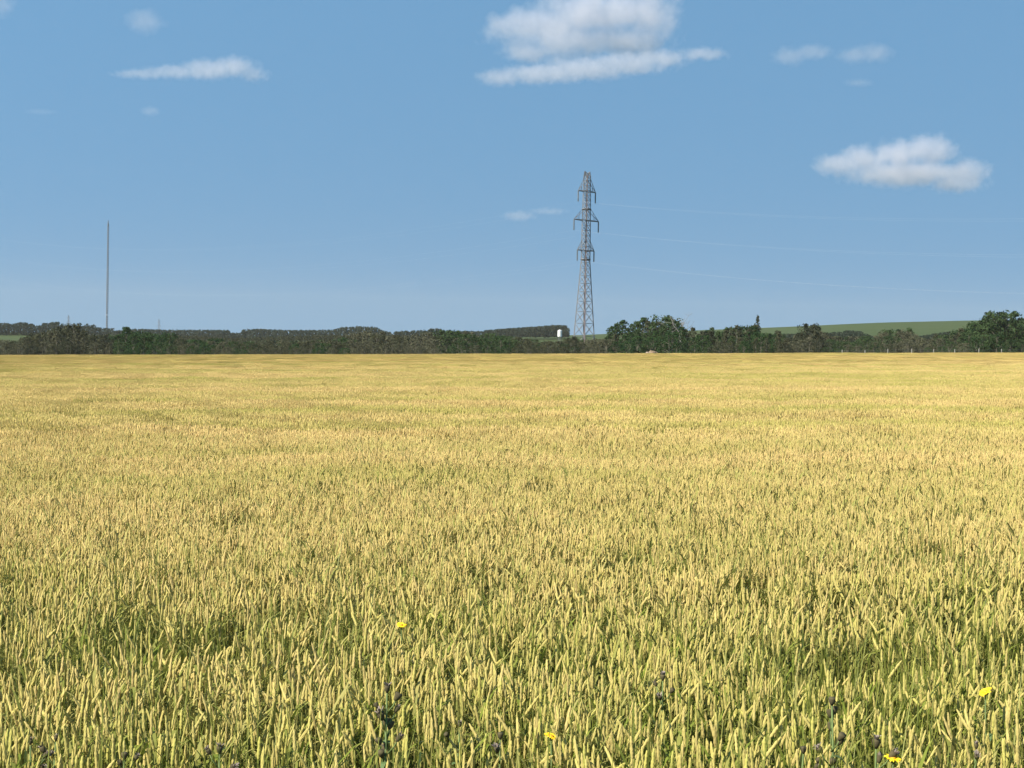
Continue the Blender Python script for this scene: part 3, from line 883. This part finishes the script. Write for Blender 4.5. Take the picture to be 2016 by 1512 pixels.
PD = 420.0
ptop = at(1158, 341, PD); pbase = at(1149, 700, PD)
PX, PY = pbase.x, PD
PZ = ground(PX, PY)
def ph(y):      # height on the pylon at image row y (tower axis)
    x = 1149 + (700 - y) * (9 / 359.0)
    return at(x, y, PD).z - PZ
def build_pylon(loc, rz, label, group, thick=1.0, detail=True):
    root = empty("pylon", loc, rz); tag(root, label, "pylon", group)
    HT = ph(345)
    prof = [(0, 2.25), (ph(660), 1.90), (ph(515), 0.80), (ph(434), 0.76), (ph(350), 0.62), (HT, 0.62)]
    half = lambda z: interp(z, prof)
    kz = [0, ph(515), ph(434), HT]
    for sx, sy in ((-1, -1), (1, -1), (1, 1), (-1, 1)):
        mb = MB()
        mb.tube([(sx * half(z), sy * half(z), z) for z in kz], [0.17 * thick, 0.14 * thick, 0.12 * thick, 0.10 * thick], 4)
        link("leg", mb.mesh("leg"), M_STEEL if (sx, sy) != (-1, -1) else M_RUST, root)
    br = MB()
    z = 0.0; levels = [0.0]
    while z < HT - 0.5:
        z += max(1.25, half(z) * 1.75); levels.append(min(z, HT))
    for z0, z1 in zip(levels[:-1], levels[1:]):
        a, b = half(z0), half(z1)
        for k in range(4):
            c0 = [(-1, -1), (1, -1), (1, 1), (-1, 1)][k]; c1 = [(-1, -1), (1, -1), (1, 1), (-1, 1)][(k + 1) % 4]
            br.bar((c0[0] * a, c0[1] * a, z0), (c1[0] * b, c1[1] * b, z1), 0.055 * thick)
            br.bar((c1[0] * a, c1[1] * a, z0), (c0[0] * b, c0[1] * b, z1), 0.055 * thick)
            br.bar((c0[0] * b, c0[1] * b, z1), (c1[0] * b, c1[1] * b, z1), 0.05 * thick)
    o = link("lattice_bracing", br.mesh("lattice_bracing"), M_STEEL, root); o["kind"] = "stuff"
    for y in (412, 511):
        rg = MB(); zz = ph(y); hf = half(zz) + 0.05
        for k in range(4):
            c0 = [(-1, -1), (1, -1), (1, 1), (-1, 1)][k]; c1 = [(-1, -1), (1, -1), (1, 1), (-1, 1)][(k + 1) % 4]
            rg.bar((c0[0] * hf, c0[1] * hf, zz), (c1[0] * hf, c1[1] * hf, zz), 0.2 * thick)
        link("collar", rg.mesh("collar"), M_DARKSTEEL, root)
    tips = []
    for y, yt, L in ((377, 352, 3.35), (434, 411, 4.75), (493, 474, 3.25)):
        z0, z1 = ph(y), ph(yt); hf0, hf1 = half(z0), half(z1)
        for s in (-1, 1):
            mb = MB(); tip = np.array((s * L, 0, z0))
            for q in (-1, 1):
                mb.bar((s * hf0, q * hf0, z0), tip, 0.115 * thick)
                mb.bar((s * hf1, q * hf1, z1), tip + (0, 0, 0.1), 0.06 * thick)
            n = 3
            for j in range(1, n):
                f = j / n
                for q in (-1, 1):
                    lo = np.array((s * hf0, q * hf0, z0)) * (1 - f) + tip * f
                    hi = np.array((s * hf1, q * hf1, z1)) * (1 - f) + tip * f
                    mb.bar(lo, hi, 0.05 * thick)
                a0 = np.array((s * hf0, hf0, z0)) * (1 - f) + tip * f; b0 = np.array((s * hf0, -hf0, z0)) * (1 - f) + tip * f
                mb.bar(a0, b0, 0.06 * thick)
            ca = link("crossarm", mb.mesh("crossarm"), M_DARKSTEEL, root)
            ins = MB(); drop = 2.75
            pts, rr = [], []
            for j in range(23):
                pts.append(tip - np.array((0, 0, 0.05 + drop * j / 22))); rr.append((0.17 if j % 2 else 0.10) * thick)
            ins.tube(pts, rr, 8)
            link("insulator", ins.mesh("insulator"), M_INS, root)
            tips.append(tip - np.array((0, 0, drop + 0.08)))
    for s in (-1, 1):
        mb = MB(); hf = half(HT)
        tip = (s * 0.98, 0, HT + 0.95)
        for q in (-1, 1):
            mb.bar((s * hf, q * hf, HT - 1.0), tip, 0.11 * thick)
            mb.bar((0, q * hf, HT), tip, 0.09 * thick)
        link("earth_peak", mb.mesh("earth_peak"), M_DARKSTEEL, root)
    return root, tips
pyl_yaw = math.radians(46)
pyl, tips = build_pylon((PX, PY, PZ), pyl_yaw, "tall steel lattice pylon with three pairs of crossarms behind the tree belt", "lattice pylons", 1.2)

def far_pylon(px, ytop, depth, label):
    t = at(px, ytop, depth)
    root = empty("pylon", (t.x, t.y, t.z - ph(341)), pyl_yaw + 0.2); tag(root, label, "pylon", "lattice pylons")
    for ch in list(pyl.children):
        c = ch.copy(); COL.objects.link(c); c.parent = root
far_pylon(135, 621, 2900, "tiny faint pylon on the skyline beyond the ragged grove")
far_pylon(313, 629, 3100, "tiny faint pylon on the skyline above the dark green thicket")

# conductors: from each insulator both ways along the line
lv = Vector((math.sin(pyl_yaw), -math.cos(pyl_yaw), 0))
names = ["upper", "middle", "lower"]
for i, tip in enumerate(tips):
    p0 = Vector((PX, PY, PZ)) + Matrix.Rotation(pyl_yaw, 3, 'Z') @ Vector(tip)
    mb = MB()
    for sgn, span, dz in ((1, 300.0, -3.0), (-1, 320.0, 2.0)):
        pts = []
        for j in range(25):
            t = j / 24
            q = p0 + lv * (sgn * span * t)
            q.z += dz * t - 4 * 8.5 * t * (1 - t)
            pts.append(q[:])
        mb.tube(pts, [0.0048 if sgn > 0 else 0.003] * 25, 4)
    o = link("power_line", mb.mesh("power_line"), M_WIRE)
    side = "nearer the wheat" if tip[0] < 0 else "farther from the wheat"
    tag(o, f"thin conductor hung from the {names[i // 2]} crossarm end {side}", "power line", "conductors of the pylon")

# ------------------------------------------------------------------ guyed mast
def make_mast():
    D = 1500.0
    top = at(213.5, 434, D); base = at(210, 652, D)
    x, y = base.x, D; gz = ground(x, y); H = top.z - gz
    root = empty("radio_mast", (x, y, gz)); tag(root, "very tall thin grey radio mast rising behind the ragged grove", "mast")
    w = 0.85
    cor = [(w * math.cos(a), w * math.sin(a)) for a in (0.4, 0.4 + 2.094, 0.4 + 4.189)]
    for cx, cy in cor:
        mb = MB(); mb.tube([(cx, cy, 0), (cx, cy, H * 0.55), (cx * 0.8, cy * 0.8, H * 0.97)], [0.24, 0.22, 0.20], 5); link("leg", mb.mesh("leg"), M_DARKSTEEL, root)
    br = MB(); z = 0.0
    while z < H * 0.95:
        for k in range(3):
            a, b = cor[k], cor[(k + 1) % 3]
            br.bar((a[0], a[1], z), (b[0], b[1], z + 2.0), 0.10); br.bar((b[0], b[1], z), (a[0], a[1], z + 2.0), 0.10)
        z += 2.0
    o = link("lattice_bracing", br.mesh("lattice_bracing"), M_DARKSTEEL, root); o["kind"] = "stuff"
    sp = MB(); sp.tube([(0, 0, H * 0.95), (0, 0, H)], [0.55, 0.30], 6); link("aerial", sp.mesh("aerial"), M_DARKSTEEL, root)
    zb = at(210.4, 620, D).z - gz
    bd = MB(); bd.tube([(0, 0, zb - 0.3), (0, 0, zb + 0.3)], [1.0, 1.0], 8); link("pale_band", bd.mesh("pale_band"), M_WIRE, root)
    for k in range(3):
        a = 0.4 + 2.094 * k
        for f in (0.45, 0.9):
            g = MB(); g.bar((0.8 * math.cos(a), 0.8 * math.sin(a), H * f), (60 * math.cos(a), 60 * math.sin(a), -2), 0.012); link("guy_wire", g.mesh("guy_wire"), M_DARKSTEEL, root)
make_mast()

# ------------------------------------------------------------------ white tank on the far slope
def make_tank():
    D = 760.0
    c = at(1102, 664, D); gz = ground(c.x, D); t = at(1102, 649, D)
    rad = 4.4 / FPX * D
    H = t.z - gz
    root = empty("white_tank", (c.x, D, gz)); tag(root, "small white upright storage tank on the far pasture", "tank")
    M = plain("white_painted_steel", (0.62, 0.62, 0.60), rough=0.5, spec=0.4, var=0.03)
    z0 = max(0.4, H - 3.3)
    b = MB(); b.tube([(0, 0, z0), (0, 0, z0 + 0.05), (0, 0, H - 0.45)], [rad * 0.96, rad, rad], 24); link("shell", b.mesh("shell"), M, root)
    r = MB(); r.tube([(0, 0, H - 0.44), (0, 0, H - 0.38), (0, 0, H - 0.05), (0, 0, H)], [rad * 1.05, rad * 1.05, rad * 0.2, rad * 0.18], 24); link("roof", r.mesh("roof"), M, root)
    for k in range(4):
        a = 0.785 + k * 1.571
        l = MB(); l.bar((rad * 0.85 * math.cos(a), rad * 0.85 * math.sin(a), 0), (rad * 0.85 * math.cos(a), rad * 0.85 * math.sin(a), z0 + 0.1), 0.09); link("leg", l.mesh("leg"), M_DARKSTEEL, root)
    ld = MB()
    for q in (-0.2, 0.2): ld.bar((q, -rad - 0.12, 0.2), (q, -rad - 0.12, H - 0.4), 0.03)
    for j in range(12): ld.bar((-0.2, -rad - 0.12, 0.4 + j * (H - 1) / 12), (0.2, -rad - 0.12, 0.4 + j * (H - 1) / 12), 0.02)
    link("ladder", ld.mesh("ladder"), M_STEEL, root)
make_tank()

# ------------------------------------------------------------------ fence along the far side of the field
def make_fence():
    M = plain("weathered_pale_post", (0.20, 0.19, 0.16), rough=0.85, var=0.2, scale=4)
    D = 307.5
    p0 = at(1658, 690, D)
    root = empty("post_and_wire_fence", (p0.x, D, ground(p0.x, D))); tag(root, "pale wooden post and wire fence between wheat and tree belt", "fence")
    tops = []
    for px, yt in ((1658, 688.5), (1703, 689.5), (1748, 687), (1795, 686.5), (1838, 687.5), (1880, 687), (1927, 686), (1972, 687), (2020, 686)):
        t = at(px, yt, D + rng.uniform(-.5, .5)); gz = ground(t.x, t.y)
        h = max(1.15, min(1.75, t.z - gz))
        r = 0.10
        mb = MB(); mb.tube([(0, 0, -0.3), (rng.normal(0, .02), 0, h - 0.06), (rng.normal(0, .02), 0, h)], [r, r * 0.95, r * 0.6], 8)
        o = link("post", mb.mesh("post"), M, root, (t.x - p0.x, t.y - D, gz - ground(p0.x, D)))
        tops.append(np.array((t.x - p0.x, t.y - D, gz - ground(p0.x, D) + h)))
    for f in (0.15, 0.45, 0.8):
        mb = MB()
        for a, b in zip(tops[:-1], tops[1:]): mb.bar(a - (0, 0.1, f), b - (0, 0.1, f), 0.004)
        link("wire", mb.mesh("wire"), M_STEEL, root)
make_fence()

# ------------------------------------------------------------------ tan boulder heap at the field edge
def make_boulders():
    M = plain("tan_stone", (0.17, 0.12, 0.075), rough=0.9, var=0.3, scale=2)
    M2 = plain("pinkish_stone", (0.25, 0.19, 0.14), rough=0.9, var=0.2, scale=2)
    D = 306.0
    c = at(1281, 696, D); gz = ground(c.x, D)
    r = np.random.default_rng(5)
    for i, (px, yt, w, m, lab) in enumerate(((1273, 693.0, 0.55, M2, "pinkish-tan boulder at the far edge of the wheat, paler of the pair"),
                                             (1283, 690.5, 1.15, M, "brownish-tan sloping boulder at the far edge of the wheat, larger of the pair"))):
        t = at(px, yt, D + 0.4 * i); H = t.z - gz
        mb = MB(); rings = []; ns, nr = 12, 7
        vs, fs = [], []
        for a in range(nr):
            s = a / (nr - 1); zz = -0.15 + (H + 0.15) * s; rad = w * (1 - 0.62 * s ** 3)
            for k in range(ns):
                th = 2 * math.pi * k / ns
                q = rad * (1 + 0.14 * math.sin(3 * th + i) + r.normal(0, 0.05))
                vs.append((1.15 * q * math.cos(th) + 0.25 * s, q * math.sin(th) * 0.8, zz * (1 - 0.06 * math.cos(th)) + r.normal(0, 0.02)))
        for a in range(nr - 1):
            for k in range(ns):
                k2 = (k + 1) % ns; fs.append((a * ns + k, a * ns + k2, (a + 1) * ns + k2, (a + 1) * ns + k))
        fs.append(tuple((nr - 1) * ns + k for k in range(ns)))
        mb.add(vs, fs)
        o = link("boulder", mb.mesh("boulder"), m, None, (t.x, t.y, gz)); tag(o, lab, "boulder", "boulders at the field edge")
make_boulders()

# ------------------------------------------------------------------ clouds
def cloud(lobes, depth, dens, label, seed, edge=1.0):
    """LOBES: (px, py, rx, ry) in the photograph; DEPTH from a cloud base about 1.1 km up"""
    mpp = depth / FPX
    c0 = np.mean([[l[0], l[1]] for l in lobes], 0)
    C = at(c0[0], c0[1], depth)
    L = []
    r = np.random.default_rng(seed)
    for px, py, rx, ry in lobes:
        p = at(px, py, depth + r.uniform(-.3, .3) * rx * mpp)
        L.append((np.array(p) - np.array(C), np.array((rx * mpp, min(rx * 0.8, ry * 2.2) * mpp, ry * mpp))))
    # hull: the lobes' outline, a little larger than the vapour
    import bmesh
    bm = bmesh.new()
    for p, s in L:
        bmesh.ops.create_icosphere(bm, subdivisions=3, radius=1.0,
                                   matrix=Matrix.Translation(Vector(p)) @ Matrix.Diagonal((*(s * 1.42), 1)))
    tmp = bpy.data.meshes.new("tmp"); bm.to_mesh(tmp); bm.free()
    ob = bpy.data.objects.new("tmp", tmp); COL.objects.link(ob)
    md = ob.modifiers.new("remesh", 'REMESH'); md.mode = 'VOXEL'; md.voxel_size = max(6.0, min(s[2] for _, s in L) * 0.28)
    dg = bpy.context.evaluated_depsgraph_get()
    me = bpy.data.meshes.new_from_object(ob.evaluated_get(dg)); me.name = "cloud"
    bpy.data.objects.remove(ob); bpy.data.meshes.remove(tmp)
    t = NT("cloud_vapour")
    P = t.n("ShaderNodeTexCoord").outputs["Object"]
    hh = max(s[2] for _, s in L)
    f = None
    for p, s in L:
        d = t.vmath('LENGTH', t.vmath('DIVIDE', t.vmath('SUBTRACT', P, tuple(p)), tuple(s)))
        if f is None: f = d
        else:
            nd = t.n("ShaderNodeMath", operation='SMOOTH_MIN'); t.put(nd.inputs[0], f); t.put(nd.inputs[1], d); nd.inputs[2].default_value = 0.35; f = nd.outputs[0]
    mp = t.n("ShaderNodeMapping"); t.put(mp.inputs[0], P); mp.inputs["Location"].default_value = (seed * 37.0, seed * 11.0, 0)
    nz = t.noise(mp.outputs[0], 1.0 / (hh * 0.85), 6, 0.60)
    v = t.math('ADD', t.math('MULTIPLY', t.math('SUBTRACT', 1.12, f), 1.0), t.math('MULTIPLY', t.math('SUBTRACT', nz, 0.5), 2.1 * edge))
    v = t.math('MULTIPLY', t.math('MULTIPLY', v, 1.3, clamp=True), dens * 1.0)
    vol = t.n("ShaderNodeVolumePrincipled")
    vol.inputs["Color"].default_value = c4(0.80, 0.79, 0.835)
    vol.inputs["Anisotropy"].default_value = 0.2
    t.put(vol.inputs["Density"], v)
    t.t.links.new(vol.outputs[0], t.out.inputs["Volume"])
    t.m.cycles.volume_step_rate = 0.35
    me.materials.clear(); me.materials.append(t.m)
    o = bpy.data.objects.new("cloud", me); COL.objects.link(o); o.location = C
    tag(o, label, "cloud", "fair-weather clouds")

cloud([(1000, 52, 48, 24), (1075, 46, 80, 32), (1150, 22, 85, 46), (1240, 18, 80, 52), (1300, 38, 45, 36), (1140, 80, 150, 28), (1250, 85, 70, 26), (1050, 104, 70, 16)], 6200, 0.0075,
      "largest cloud with bright puffed crown and grey belly high above the pylon", 1, 1.25)
cloud([(985, 153, 50, 15), (1060, 146, 80, 19), (1150, 136, 90, 22), (1240, 124, 80, 21), (1310, 114, 50, 16), (1385, 106, 45, 13)], 5600, 0.009,
      "long slanting flat cloud just beneath the largest cloud", 2)
cloud([(285, 42, 38, 24)], 6000, 0.0035, "small oval puff of cloud above the long flat-bottomed cloud", 3, 0.7)
cloud([(280, 146, 55, 10), (345, 142, 60, 13), (410, 137, 55, 19), (462, 131, 45, 19), (500, 148, 28, 14)], 6600, 0.007,
      "long flat-bottomed cloud thickening to one end, high above the dark green thicket", 4)
cloud([(1555, 110, 36, 19), (1600, 102, 38, 15)], 6300, 0.004, "small ragged cloud, nearer the largest cloud of the two side by side", 5, 0.8)
cloud([(1682, 108, 34, 17), (1722, 104, 36, 19)], 6300, 0.004, "small lumpy cloud, farther from the largest cloud of the two side by side", 6, 0.8)
cloud([(1690, 163, 30, 8)], 6900, 0.003, "faint thin wisp of cloud beneath the small lumpy cloud", 7, 0.7)
cloud([(1650, 325, 45, 22), (1700, 312, 50, 26), (1770, 305, 60, 30), (1830, 297, 55, 30), (1900, 340, 48, 26), (1780, 342, 120, 26), (1880, 362, 55, 18)], 9200, 0.007,
      "broad low cloud with two bright humps above the green hillside", 8)
cloud([(1022, 425, 34, 11), (1080, 416, 40, 7)], 12500, 0.0025, "small low cloud close beside the pylon's crossarms", 9, 0.8)
cloud([(295, 219, 20, 10)], 7600, 0.0035, "tiny faint puff below the long flat-bottomed cloud", 10, 0.7)
cloud([(80, 220, 32, 6)], 7600, 0.0018, "faintest thin streak of cloud above the far wood", 11, 0.7)
cloud([(2, 8, 28, 26)], 6000, 0.004, "faint cloud edge high over the low scrub", 12, 0.8)
print("TREES", N_TREES[0])
